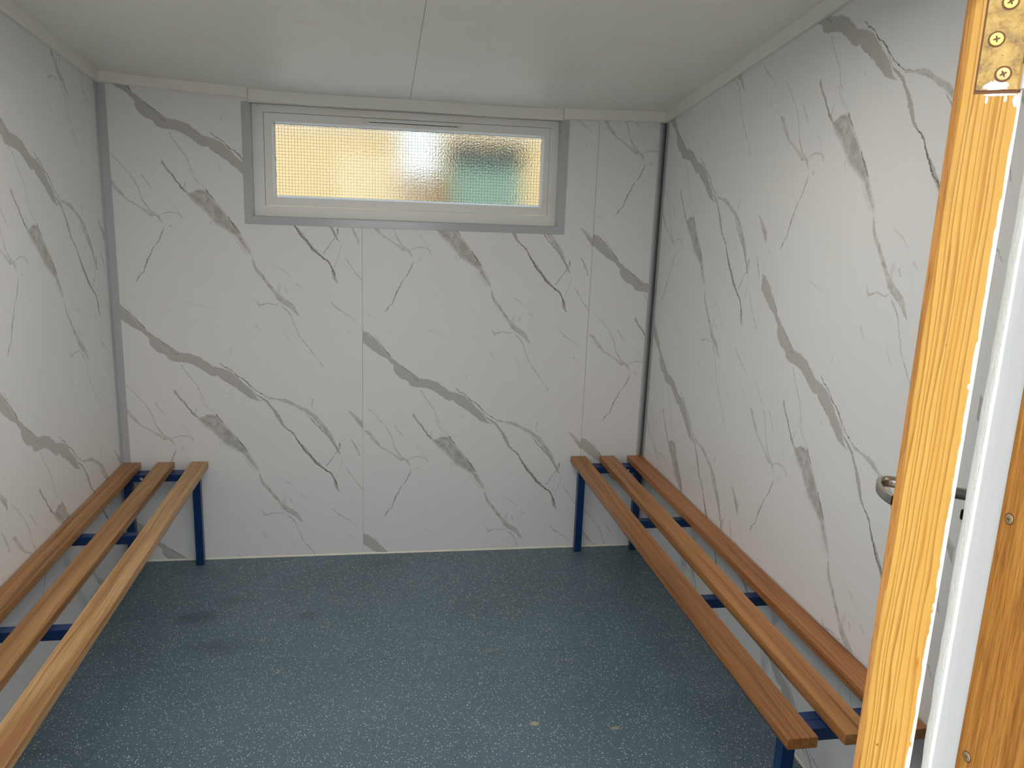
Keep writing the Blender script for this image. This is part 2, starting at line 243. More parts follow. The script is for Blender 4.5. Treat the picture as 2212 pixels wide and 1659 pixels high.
def marble_material():
    t = NT('marble_cladding')
    uvn = t.n('ShaderNodeUVMap', uv_map='panel').outputs[0]
    sep = t.n('ShaderNodeSeparateXYZ', {0: uvn}); u, v = sep.outputs[0], sep.outputs[1]
    # fold the print's repeat along a slanted line that no vein crosses
    key = t.m('DIVIDE', t.m('ADD', t.m('MULTIPLY_ADD', u, -0.38, v), 0.02), P_TILE)
    vf = t.m('SUBTRACT', v, t.m('MULTIPLY', t.m('FLOOR', key), P_TILE))
    p0 = t.n('ShaderNodeCombineXYZ', {0: u, 1: vf}).outputs[0]
    def warp(p, sc, amp, det):
        nz = t.noise(p, sc, det, 0.55, out=1)
        return t.vm('MULTIPLY', t.vm('SUBTRACT', nz, (0.5, 0.5, 0.5)), (amp, amp, 0))
    p = t.vm('ADD', p0, t.vm('ADD', warp(p0, 28, 0.012, 4), warp(p0, 150, 0.009, 4)))
    accs = {0: None, 1: None, 2: None}
    for (o, d, L, hi, lo, A, dark, soft) in VEINS:
        Sc = 2.1 * max(max(abs(x) for x in hi), max(abs(x) for x in lo)) / 1000.0
        nrm = (-d[1], d[0])
        tt = t.m('ADD', t.vm('DOT_PRODUCT', p, (d[0] / L, d[1] / L, 0)), -(o[0] * d[0] + o[1] * d[1]) / L)
        ss = t.m('ADD', t.vm('DOT_PRODUCT', p, (nrm[0] / Sc, nrm[1] / Sc, 0)), 0.5 - (o[0] * nrm[0] + o[1] * nrm[1]) / Sc)
        def curve(vals):
            fc = t.n('ShaderNodeFloatCurve'); c = fc.mapping.curves[0]
            N = len(vals)
            while len(c.points) < N: c.points.new(0.5, 0.5)
            for k in range(N):
                c.points[k].location = (k / (N - 1), 0.5 + vals[k] / 1000.0 / Sc)
                c.points[k].handle_type = 'AUTO_CLAMPED'
            fc.mapping.extend = 'HORIZONTAL'; fc.mapping.update()
            t.put(fc.inputs['Value'], tt); return fc.outputs[0]
        a = t.m('SUBTRACT', curve(hi), ss); b = t.m('SUBTRACT', ss, curve(lo))
        msk = t.m('MULTIPLY', t.m('MINIMUM', a, b), Sc / (soft / 1000.0), clamp=True)
        msk = t.m('MULTIPLY', msk, A)
        if not dark and (A < 0.45 or soft > 10): dark = 2
        accs[dark] = msk if accs[dark] is None else t.m('MAXIMUM', accs[dark], msk)
    # streaks inside the veins run with them
    rot = t.n('ShaderNodeCombineXYZ', {0: t.vm('DOT_PRODUCT', p0, (0.76 * 9, 0.65 * 9, 0)), 1: t.vm('DOT_PRODUCT', p0, (-0.65 * 110, 0.76 * 110, 0))}).outputs[0]
    st = t.noise(rot, 1.0, 4, 0.6)
    cl = t.noise(p0, 9, 4, 0.6)
    soft_f = t.m('MULTIPLY', accs[0], t.m('MULTIPLY_ADD', st, 0.55, 0.82), clamp=True)
    cloud = t.m('MULTIPLY', accs[2], t.m('MULTIPLY_ADD', t.noise(p0, 34, 5, 0.7), 3.0, -0.40, clamp=False), clamp=True)
    soft_f = t.m('MAXIMUM', soft_f, t.m('MULTIPLY', cloud, t.m('MULTIPLY_ADD', st, 0.7, 0.7)), clamp=True)
    dk_f = t.m('MULTIPLY', accs[1], t.m('MULTIPLY_ADD', t.noise(p0, 60, 2), 2.0, 0.15), clamp=True)
    base = t.mix(t.m('MULTIPLY', t.m('SUBTRACT', cl, 0.5, clamp=True), 0.5, clamp=True), (0.74, 0.74, 0.73, 1), (0.66, 0.66, 0.65, 1))
    col = t.mix(soft_f, base, (0.30, 0.29, 0.255, 1))
    col = t.mix(dk_f, col, (0.10, 0.092, 0.078, 1))
    return t.bsdf(col, 0.38, spec=0.4)

def painted(name, color, rough=0.4, dirt=None, bump=0.0, spec=0.5):
    t = NT(name); p = t.pos(); c = (*color, 1)
    if dirt:
        n = t.noise(p, 6, 5, 0.65)
        c = t.mix(t.ramp(n, (0.5, (0, 0, 0)), (0.75, (0.6, 0.6, 0.6))), c, (*dirt, 1))
    nrm = t.bump(t.noise(p, 260, 2), bump, 0.001) if bump else None
    return t.bsdf(c, rough, normal=nrm, spec=spec)

def wood(name, dark, mid, light, seed, streak=0.0):
    """bench timber, grain along y"""
    t = NT(name); o = t.obj()
    warp = t.noise(t.scale(o, 9, 1.1, 9, (seed, seed * 2.3, 0)), 1.0, 3, 0.5, out=1)
    q = t.vm('ADD', o, t.vm('MULTIPLY', t.vm('SUBTRACT', warp, (0.5, 0.5, 0.5)), (0.055, 0.0, 0.03)))
    g1 = t.noise(t.scale(q, 150, 0.9, 150, (seed * 3.1, seed, 1)), 1.0, 3, 0.5)
    g2 = t.noise(t.scale(q, 26, 0.7, 26, (seed * 5.7, seed, 4)), 1.0, 2, 0.5)
    pore = t.noise(t.scale(q, 800, 7, 800), 1.0, 2, 0.6)
    f = t.m('ADD', t.m('MULTIPLY', g1, 0.5), t.m('MULTIPLY', g2, 0.5))
    col = t.ramp(f, (0.38, dark), (0.5, mid), (0.63, light))
    if streak:
        k = t.noise(t.scale(q, 17, 0.55, 17, (seed * 1.3, 2.2, 7)), 1.0, 3, 0.5)
        col = t.mix(t.m('MULTIPLY', t.ramp(k, (0.50, (0, 0, 0)), (0.56, (1, 1, 1))), streak), col, (*dark, 1))
    col = t.mix(t.ramp(pore, (0.28, (0.38, 0.38, 0.38)), (0.5, (0, 0, 0))), col, (*[c * 0.5 for c in dark], 1))
    return t.bsdf(col, 0.36, normal=t.bump(pore, 0.08, 0.0006), spec=0.4)

M = {}
M['marble'] = marble_material()
M['ceiling'] = painted('ceiling_panel', (0.84, 0.845, 0.80), 0.46, dirt=(0.80, 0.78, 0.69))
M['cornice'] = painted('cornice_paint', (0.77, 0.77, 0.725), 0.45, dirt=(0.71, 0.69, 0.60))
M['upvc'] = painted('upvc_trim', (0.45, 0.47, 0.49), 0.16)
M['frame'] = painted('window_gloss_paint', (0.79, 0.79, 0.76), 0.35, dirt=(0.71, 0.69, 0.59))
M['bead'] = painted('bead_paint', (0.86, 0.87, 0.85), 0.3)
M['sealant'] = painted('sealant', (0.80, 0.76, 0.62), 0.5, dirt=(0.55, 0.48, 0.33), bump=0.2)
M['dark'] = painted('dark_gap', (0.012, 0.011, 0.010), 0.8)
M['blue'] = painted('blue_enamel', (0.0022, 0.028, 0.108), 0.32, spec=0.4)
M['cap'] = painted('black_plastic', (0.015, 0.015, 0.017), 0.5)
M['wallcore'] = painted('wall_core', (0.55, 0.53, 0.48), 0.8)
M['white_gloss'] = painted('white_gloss', (0.80, 0.80, 0.80), 0.3)

def floor_material():
    t = NT('speckled_safety_vinyl'); p = t.pos()
    big = t.noise(p, 2.2, 4, 0.6); fine = t.noise(p, 700, 2, 0.6)
    col = t.ramp(big, (0.3, (0.099, 0.154, 0.187)), (0.7, (0.126, 0.194, 0.242)))
    col = t.mix(t.ramp(fine, (0.38, (0.45, 0.45, 0.45)), (0.6, (0, 0, 0))), col, (0.06, 0.09, 0.107, 1))
    def flecks(scale, thr, keep, color, c, seed):
        pp = t.n('ShaderNodeMapping', {'Vector': p, 'Location': (seed, seed * 2, 0)}).outputs[0]
        vo = t.n('ShaderNodeTexVoronoi', {'Vector': t.vm('MULTIPLY', pp, (1, 1, 0)), 'Scale': scale, 'Randomness': 1.0})
        r = t.n('ShaderNodeSeparateColor', {0: vo.outputs['Color']})
        on = t.m('LESS_THAN', vo.outputs['Distance'], t.m('MULTIPLY_ADD', r.outputs[1], thr, thr * 0.35))
        on = t.m('MULTIPLY', on, t.m('LESS_THAN', r.outputs[0], keep))
        return t.mix(on, c, color)
    col = flecks(130, 0.16, 0.6, (0.015, 0.022, 0.030, 1), col, 3.3)
    col = flecks(190, 0.17, 0.6, (0.28, 0.35, 0.37, 1), col, 1.7)
    col = flecks(145, 0.19, 0.8, (0.82, 0.84, 0.76, 1), col, 0.0)
    col = flecks(105, 0.15, 0.8, (0.72, 0.70, 0.66, 1), col, 5.2)
    col = flecks(40, 0.085, 0.4, (0.55, 0.50, 0.36, 1), col, 8.1)
    # scuffs and stains
    sx = t.n('ShaderNodeSeparateXYZ', {0: p})
    wob = t.m('ADD', t.m('MULTIPLY', t.noise(p, 14, 5, 0.7), 0.55), t.m('MULTIPLY', t.noise(p, 75, 4, 0.7), 0.45))
    for (x, y, rx, ry, colr, amt) in ((0.38, -0.52, 0.085, 0.055, (0.020, 0.035, 0.045, 1), 0.45), (0.50, -0.40, 0.10, 0.035, (0.02, 0.04, 0.05, 1), 0.22),
                                      (0.80, -0.55, 0.05, 0.035, (0.025, 0.04, 0.05, 1), 0.3), (0.50, -0.74, 0.12, 0.06, (0.02, 0.045, 0.06, 1), 0.28),
                                      (1.553, -1.292, 0.016, 0.012, (0.52, 0.42, 0.26, 1), 0.8), (1.80, -1.342, 0.022, 0.010, (0.50, 0.42, 0.28, 1), 0.6),
                                      (1.47, -0.86, 0.030, 0.008, (0.30, 0.25, 0.17, 1), 0.5)):
        dx = t.m('DIVIDE', t.m('SUBTRACT', sx.outputs[0], x), rx); dy = t.m('DIVIDE', t.m('SUBTRACT', sx.outputs[1], y), ry)
        r2 = t.m('ADD', t.m('MULTIPLY', dx, dx), t.m('MULTIPLY', dy, dy))
        msk = t.m('SUBTRACT', t.m('MULTIPLY_ADD', wob, 5.0, -1.35), r2, clamp=True)
        col = t.mix(t.m('MULTIPLY', msk, amt), col, colr)
    return t.bsdf(col, 0.42, normal=t.bump(fine, 0.25, 0.0008), spec=0.5)
M['floor'] = floor_material()
M['weld'] = painted('vinyl_weld', (0.095, 0.14, 0.165), 0.4)

# ------------------------------------------------------------------ setting: floor, walls, ceiling
o = MB().box((0, YF - 0.02, -0.08), (W, 0, 0)).build('floor', M['floor'])
S(o, 'blue grey speckled safety vinyl floor with dark scuffs', 'floor')
weld = MB().sweep([[(x, y - 0.0012, 0.0003), (x, y + 0.0012, 0.0003), (x, y + 0.0006, 0.0009), (x, y - 0.0006, 0.0009)] for x, y in
                   [(W * k / 24, -0.8945 + 0.018 * k / 24 + 0.0015 * math.sin(k * 1.3)) for k in range(25)]]).build('weld_seam', M['weld'], o)

ZTOP = 2.62
def panels(mb, axis, at, cells, back=0.012):
    """cladding sheets: cells = (a0, a1, z0, z1, u_origin, u_sign, v_origin); faces look into the room"""
    for (a0, a1, z0, z1, uo, us, vo) in cells:
        P = lambda a, z: (a, at, z) if axis == 1 else (at, a, z)
        pts = [(a0, z0), (a1, z0), (a1, z1), (a0, z1)]
        if (axis == 1) or (axis == 0 and at > 1): pass
        uv = [(us * (a - uo), vo - z) for a, z in pts]
        pp = [P(a, z) for a, z in pts]
        if axis == 0 and at < 1: pass
        # order so the normal points inwards
        n = (Vector(pp[1]) - Vector(pp[0])).cross(Vector(pp[3]) - Vector(pp[0]))
        want = Vector((0, -1, 0)) if axis == 1 else (Vector((1, 0, 0)) if at < 1 else Vector((-1, 0, 0)))
        if n.dot(want) < 0: pp, uv = pp[::-1], uv[::-1]
        mb.face(pp, 0, uv)

GAP = 0.0007
SEAM1, SEAM2 = 1.0022, 2.0012
WIN = (0.5607, 1.8380, 1.5000, 1.9440)          # opening in the back wall
# back wall: three sheets cut round the window, on a core
mb = MB()
def back_sheet(x0, x1, uo, vo):
    c = []
    wx0, wx1 = max(x0, WIN[0]), min(x1, WIN[1])
    if wx0 >= wx1: c.append((x0, x1, 0, ZTOP, uo, 1, vo))
    else:
        c.append((x0, x1, 0, WIN[2], uo, 1, vo)); c.append((x0, x1, WIN[3], ZTOP, uo, 1, vo))
        if x0 < wx0: c.append((x0, wx0, WIN[2], WIN[3], uo, 1, vo))
        if wx1 < x1: c.append((wx1, x1, WIN[2], WIN[3], uo, 1, vo))
    panels(mb, 1, 0.0, c)
back_sheet(0, SEAM1 - GAP, 0.0022, 1.147)
back_sheet(SEAM1 + GAP, SEAM2 - GAP, SEAM1, 1.0387)
back_sheet(SEAM2 + GAP, W, SEAM2, 0.549)
for lo, hi in (((-0.11, 0.003, -0.1), (W + 0.11, 0.11, WIN[2])), ((-0.11, 0.003, WIN[3]), (W + 0.11, 0.11, ZTOP)),
               ((-0.11, 0.003, WIN[2]), (WIN[0], 0.11, WIN[3])), ((WIN[1], 0.003, WIN[2]), (W + 0.11, 0.11, WIN[3]))):
    mb.box(lo, hi, 1)
S(mb.build('wall_back', [M['marble'], M['wallcore']], smooth=False, merge=False), 'back wall clad in white marble effect panels with grey veins, under the window', 'wall')
# right wall
mb = MB()
RS = -1.007
panels(mb, 0, W, [(RS + 0.0002, 0, 0, ZTOP, 0.0, -1, 1.115), (RS - 1.0, RS - 0.0002, 0, ZTOP, RS, -1, 1.398), (YF, RS - 1.0 - 0.00005, 0, ZTOP, RS - 1.0, -1, 1.23)])
mb.box((W + 0.003, YF - 0.12, -0.1), (W + 0.11, 0.003, ZTOP), 1)
S(mb.build('wall_right', [M['marble'], M['wallcore']], smooth=False, merge=False), 'right wall clad in white marble effect panels, behind the open door', 'wall')
# left wall
mb = MB()
LS = -1.038
panels(mb, 0, 0.0, [(LS + 0.0002, 0, 0, ZTOP, LS, 1, 1.012), (LS - 1.0, LS - 0.0002, 0, ZTOP, LS - 1.0, 1, 1.20), (YF, LS - 1.0 - 2 * GAP, 0, ZTOP, LS - 2.0, 1, 0.9)])
mb.box((-0.11, YF - 0.12, -0.1), (-0.003, 0.003, ZTOP), 1)
S(mb.build('wall_left', [M['marble'], M['wallcore']], smooth=False, merge=False), 'left wall clad in white marble effect panels', 'wall')
# front wall with the doorway
DX0, DX1, DZ1 = 0.735, 1.5353, 1.96
mb = MB()
mb.box((0, YF - 0.12, -0.1), (DX0 - 0.03, YF, ZTOP)); mb.box((DX1 + 0.03, YF - 0.12, -0.1), (W, YF, ZTOP))
mb.box((DX0 - 0.03, YF - 0.12, DZ1 + 0.03), (DX1 + 0.03, YF, ZTOP)); mb.box((DX0 - 0.03, YF - 0.12, -0.1), (DX1 + 0.03, YF, -0.001))
S(mb.build('wall_front', M['white_gloss'], smooth=False, merge=False), 'white front wall around the doorway', 'wall')

# ceiling: sags along the back, rises towards the door
PX = [0, 0.157, 0.3255, 0.4978, 0.60, 0.853, 1.185, 1.5677, 1.80, 1.95, 2.2943, W]
PZ = [2.0245, 2.0142, 2.006, 1.998, 1.9915, 1.9885, 1.9905, 1.9865, 1.9885, 1.9925, 2.0008, 2.001]
def zc(x, y): return float(np.interp(x, PX, PZ)) + float(np.interp(x, [0, 1.2, W], [0.106, 0.105, 0.134])) * (-y)
mb = MB(); CS = 1.196
def ceil_sheet(xs):
    ys = [0.0, -0.3, -0.7, -1.1, -1.6, -2.2, YF]
    for i in range(len(xs) - 1):
        for j in range(len(ys) - 1):
            a = [(xs[i], ys[j]), (xs[i + 1], ys[j]), (xs[i + 1], ys[j + 1]), (xs[i], ys[j + 1])]
            mb.face([(x, y, zc(x, y)) for x, y in a])
ceil_sheet([0] + [0.08 * k for k in range(1, 15)] + [CS - 0.0005])
ceil_sheet([CS + 0.0005] + [1.28 + 0.08 * k for k in range(0, 13)] + [W])
for j in range(8):                                       # roof deck above the lining
    y0, y1 = YF * j / 8, YF * (j + 1) / 8
    mb.face([(0, y0, zc(1.2, y0) + 0.075), (W, y0, zc(1.2, y0) + 0.075), (W, y1, zc(1.2, y1) + 0.075), (0, y1, zc(1.2, y1) + 0.075)], 1)
S(mb.build('ceiling', [M['ceiling'], M['wallcore']]), 'white boarded ceiling sloping down to the back wall, one joint line', 'ceiling')

# cornices
def cornice(name, pts, nrm, th, drop, label, n=14, lift=0.0):
    mb = MB(); rings = []
    for k in range(n + 1):
        x = pts[0][0] + (pts[1][0] - pts[0][0]) * k / n; y = pts[0][1] + (pts[1][1] - pts[0][1]) * k / n
        zt = zc(x + nrm[0] * th, y + nrm[1] * th) - 0.0003; zb = zt - drop
        R = []
        for (t_, z) in ((0, zt), (th, zt), (th, zb + 0.004), (th - 0.004, zb), (0, zb)):
            R.append((x + nrm[0] * t_, y + nrm[1] * t_, z))
        rings.append(R)
    mb.sweep(rings)
    return S(mb.build(name, M['cornice']), label, 'trim')
cornice('trim_1', ((0.0005, -0.0165), (0.0005, YF + 0.001)), (1, 0), 0.016, 0.043, 'cream cornice strip along the top of the left wall')
cornice('trim_2', ((0.0005, -0.0005), (0.5575, -0.0005)), (0, -1), 0.016, 0.040, 'cream cornice strip on the back wall left of the window')
cornice('trim_3', ((1.8415, -0.0005), (W - 0.0005, -0.0005)), (0, -1), 0.016, 0.044, 'cream cornice strip on the back wall right of the window')
cornice('trim_4', ((W - 0.0005, -0.0165), (W - 0.0005, YF + 0.001)), (-1, 0), 0.016, 0.044, 'cream cornice strip along the top of the right wall')
cornice('trim_5', ((0.5585, -0.0005), (1.8405, -0.0005)), (0, -1), 0.004, 0.046, 'thin cream strip above the window')
# corner angles and window casing
def angle(name, xw, sgn, label):
    mb = MB(); z1 = zc(xw, 0) - 0.044
    for (x0, y0, x1, y1) in ((0.0003, -0.0025, 0.031, -0.0003), (0.0003, -0.031, 0.0025, -0.0025)):
        mb.box((xw + sgn * x0, y0, 0.006), (xw + sgn * x1, y1, z1))
    return S(mb.build(name, M['upvc'], bevel=0.0008), label, 'trim')
angle('trim_6', 0.0, 1, 'pale plastic angle strip in the left back corner')
angle('trim_7', W, -1, 'pale plastic angle strip in the right back corner')
# sealant beads at the foot of the walls
def bead(name, p0, p1, nrm, label):
    mb = MB(); rings = []; n = 60
    for k in range(n + 1):
        x = p0[0] + (p1[0] - p0[0]) * k / n; y = p0[1] + (p1[1] - p0[1]) * k / n
        h = 0.007 + 0.0016 * math.sin(k * 0.9) * math.sin(k * 0.37 + 1); t_ = 0.0045
        rings.append([(x, y, 0.0004), (x + nrm[0] * t_, y + nrm[1] * t_, 0.0004), (x + nrm[0] * t_ * 0.6, y + nrm[1] * t_ * 0.6, h * 0.6), (x, y, h)])
    mb.sweep(rings)
    return S(mb.build(name, M['sealant']), label, 'sealant')
bead('baseboard_back', (0.032, -0.0004), (W - 0.032, -0.0004), (0, -1), 'beige sealant bead between floor and back wall')
bead('baseboard_right', (W - 0.0004, -0.032), (W - 0.0004, YF), (-1, 0), 'beige sealant bead between floor and right wall')
bead('baseboard_left', (0.0004, -0.032), (0.0004, YF), (1, 0), 'beige sealant bead between floor and left wall')

# unseen ceiling light, added as interior fill; a faint ceiling glow suggests a lamp
LX, LY = 1.05, -1.60
lamp = tag(empty('ceiling_fill_lamp', (LX, LY, zc(LX, LY))), 'unseen white batten lamp with opal cover, added on the ceiling to fill the room with light', 'lamp')
lamp.rotation_euler = (-math.atan(0.105), 0, 0)
MB().box((-0.66, -0.052, -0.0445), (0.66, 0.052, -0.004)).build('lamp_base', M['white_gloss'], lamp, bevel=0.004)
t = NT('opal_diffuser'); em = t.n('ShaderNodeEmission', {'Color': (1.0, 0.968, 0.91, 1), 'Strength': 41.0}); t.t.links.new(em.outputs[0], t.out.inputs[0])
MB().box((-0.64, -0.048, -0.0465), (0.64, 0.048, -0.0447)).build('opal_diffuser', t.mat, lamp)
for sx_ in (-1, 1):
    MB().box((sx_ * 0.6405, -0.053, -0.049), (sx_ * 0.664, 0.053, -0.0447)).build('end_cap', M['white_gloss'], lamp, bevel=0.002)

# ------------------------------------------------------------------ window
win = S(empty('window_1', (1.2, 0.05, 1.5)), 'long high window with wired obscure glass in a white frame', 'window')
OFF = Vector((-1.2, -0.05, -1.5))
class WB(MB):
    def build(s, *a, **k):
        s.v = [tuple(Vector(p) + OFF) for p in s.v]; return MB.build(s, *a, **k)
def ring(mb, x0, x1, z0, z1, wl, wr, wb, wt, y0, y1, mi=0, yi=None):
    """mitred picture-frame ring between outer rect and inner rect"""
    O = [(x0, z0), (x1, z0), (x1, z1), (x0, z1)]; I = [(x0 + wl, z0 + wb), (x1 - wr, z0 + wb), (x1 - wr, z1 - wt), (x0 + wl, z1 - wt)]
    i = len(mb.v)
    for k in range(4):
        (a, b), (c, d) = O[k], I[k]
        mb.v += [(a, y0, b), (c, y0 if yi is None else yi, d), (c, y1, d), (a, y1, b)]
    for k in range(4):
        p, q = i + 4 * k, i + 4 * ((k + 1) % 4)
        for r_ in range(4):
            mb.f.append([p + r_, q + r_, q + (r_ + 1) % 4, p + (r_ + 1) % 4]); mb.mi.append(mi)
# plastic casing: three flat legs with returns into the reveal
mb = WB(); cx0, cx1, cz0 = 0.5307, 1.8690, 1.4695
mb.box((cx0, -0.0028, cz0), (WIN[0], -0.0004, 1.9460)); mb.box((WIN[1], -0.0028, cz0), (cx1, -0.0004, 1.9450)); mb.box((WIN[0], -0.0024, cz0), (WIN[1], -0.0004, WIN[2]))
mb.box((WIN[0], -0.0028, WIN[2]), (WIN[0] + 0.002, 0.046, WIN[3])); mb.box((WIN[1] - 0.002, -0.0028, WIN[2]), (WIN[1], 0.046, WIN[3])); mb.box((WIN[0] + 0.002, -0.0024, WIN[2]), (WIN[1] - 0.002, 0.046, WIN[2] + 0.002))
mb.build('casing', M['upvc'], win, bevel=0.0007)
mb = WB(); ring(mb, WIN[0] + 0.002, WIN[1] - 0.002, WIN[2] + 0.002, WIN[3], 0.0455, 0.0380, 0.0440, 0.0290, 0.046, 0.11)
mb.build('outer_frame', M['frame'], win, bevel=0.0015)
mb = WB(); sx0, sx1, sz0, sz1 = 0.6092, 1.7975, 1.5470, 1.9140
ring(mb, sx0, sx1, sz0, sz1, 0.0315, 0.0245, 0.0345, 0.0325, 0.048, 0.10)
mb.build('sash', M['frame'], win, bevel=0.0015)
gx0, gx1, gz0, gz1 = 0.6409, 1.7728, 1.5817, 1.8813
mb = WB()
ring(mb, gx0 - 0.0004, gx1 + 0.0004, gz0 - 0.0004, gz1 + 0.0004, 0.0072, 0.0072, 0.0072, 0.0072, 0.0495, 0.0708, yi=0.0650)
mb.build('glazing_bead', M['bead'], win)
# grey mastic squeezed ragged between bead and pane
mb = WB(); rg = random.Random(3)
def ragged(p0, p1, inw, w0, w1, n):
    pts = []
    for k in range(n + 1):
        f = k / n; x = p0[0] + (p1[0] - p0[0]) * f; z = p0[1] + (p1[1] - p0[1]) * f
        h = w0 + (w1 - w0) * rg.random() ** 3
        pts.append(((x, z), (x + inw[0] * h, z + inw[1] * h)))
    for (a, b), (c, d) in zip(pts[:-1], pts[1:]):
        mb.prism([a, c, d, b], 1, 0.0690, 0.0712)
ix0, ix1, iz0, iz1 = gx0 + 0.0062, gx1 - 0.0062, gz0 + 0.0062, gz1 - 0.0062
ragged((ix0, iz1), (ix1, iz1), (0, -1), 0.0030, 0.0050, 160); ragged((ix0, iz0), (ix0, iz1), (1, 0), 0.0035, 0.0075, 90)
ragged((ix1, iz0), (ix1, iz1), (-1, 0), 0.001, 0.004, 50); ragged((ix0, iz0), (ix1, iz0), (0, 1), 0.0005, 0.003, 160)
M['mastic'] = painted('old_putty', (0.74, 0.76, 0.78), 0.6)
mb.build('putty_line', M['mastic'], win, smooth=False)
# pane
def glass_mats():
    t = NT('pane_smooth'); nb = t.n('ShaderNodeBump', {'Height': t.noise(t.pos(), 120, 2, 0.5), 'Strength': 1.0, 'Distance': 0.0002})
    g = t.n('ShaderNodeBsdfGlass', {'Color': (0.97, 0.985, 0.98, 1), 'Roughness': 0.05, 'IOR': 1.5, 'Normal': nb.outputs[0]}); t.t.links.new(g.outputs[0], t.out.inputs[0])
    t2 = NT('pane_patterned'); p = t2.pos()
    h = t2.noise(t2.scale(p, 1, 1, 1), 150, 2, 0.55)
    nb = t2.n('ShaderNodeBump', {'Height': h, 'Strength': 1.0, 'Distance': 0.0008})
    g = t2.n('ShaderNodeBsdfGlass', {'Color': (0.97, 0.985, 0.98, 1), 'Roughness': 0.02, 'IOR': 1.5, 'Normal': nb.outputs[0]}); t2.t.links.new(g.outputs[0], t2.out.inputs[0])
    return t.mat, t2.mat
GA, GB = glass_mats()
mb = WB(); mb.box((gx0 + 0.002, 0.0715, gz0 + 0.002), (gx1 - 0.002, 0.0785, gz1 - 0.002))
for k in range(len(mb.f)):
    if k % 6 == 4: mb.mi[k] = 1
mb.build('pane', [GA, GB], win, smooth=False)
# welded wire grid cast in the pane
t = NT('wire'); M['wire'] = t.bsdf((0.10, 0.085, 0.06), 0.5, 0.6)
mb = WB(); pitch = 0.01265; r = 0.00045
nx = int((gx1 - gx0 - 0.012) / pitch); nz = int((gz1 - gz0 - 0.008) / pitch)
for k in range(nx + 1):
    x = gx0 + 0.010 + k * pitch; x += 0.0004 * math.sin(k * 1.7)
    mb.box((x - r, 0.0746, gz0 + 0.004), (x + r, 0.0746 + 2 * r, gz1 - 0.004))
for k in range(nz + 1):
    z = gz0 + 0.008 + k * pitch
    mb.box((gx0 + 0.004, 0.0746, z - r), (gx1 - 0.004, 0.0746 + 2 * r, z + r))
mb.build('wire_grid', M['wire'], win, smooth=False, merge=False)
# trickle vent in the head of the sash
mb = WB(); vx0, vx1, vz0, vz1, vy = 1.0034, 1.4100, 1.8936, 1.9103, 0.0478
def stadium(x0, x1, z0, z1, n=10):
    r_ = (z1 - z0) / 2; zc_ = (z0 + z1) / 2
    return [(x1 - r_ + r_ * math.cos(a), zc_ + r_ * math.sin(a)) for a in [(-0.5 + k / n) * math.pi for k in range(n + 1)]] + \
           [(x0 + r_ + r_ * math.cos(a), zc_ + r_ * math.sin(a)) for a in [(0.5 + k / n) * math.pi for k in range(n + 1)]]
so, si = stadium(vx0, vx1, vz0, vz1), stadium(vx0 + 0.0026, vx1 - 0.0026, vz0 + 0.0026, vz1 - 0.0026)
N = len(so); rings = []
A3 = lambda pts, y: [(x, y, z) for x, z in pts]
vent = empty('vent', (0, 0, 0)); vent.parent = win
mb.sweep([A3(so, vy + 0.001), A3(so, vy - 0.0065), A3(si, vy - 0.0050), A3(si, vy + 0.001)], cap=False)
mb.build('vent_surround', M['bead'], vent)
mb = WB(); mb.prism([(vx0 + 0.026, vz0 + 0.0060), (vx1 - 0.013, vz0 + 0.0060), (vx1 - 0.013, vz1 - 0.0024), (vx0 + 0.026, vz1 - 0.0024)], 1, vy - 0.0012, vy + 0.001)
mb.build('vent_slider', M['frame'], vent, bevel=0.0006)
mb = WB(); mb.prism([(vx0 + 0.026, vz0 + 0.0022), (vx1 - 0.013, vz0 + 0.0022), (vx1 - 0.013, vz0 + 0.0056), (vx0 + 0.026, vz0 + 0.0056)], 1, vy - 0.0004, vy + 0.0008)
mb.build('vent_slot', M['dark'], vent)
mb = WB(); mb.box((vx0 + 0.060, vy - 0.0035, vz0 + 0.005), (vx0 + 0.0635, vy - 0.001, vz1 - 0.003))
mb.build('slider_tab', M['bead'], vent, bevel=0.0005)

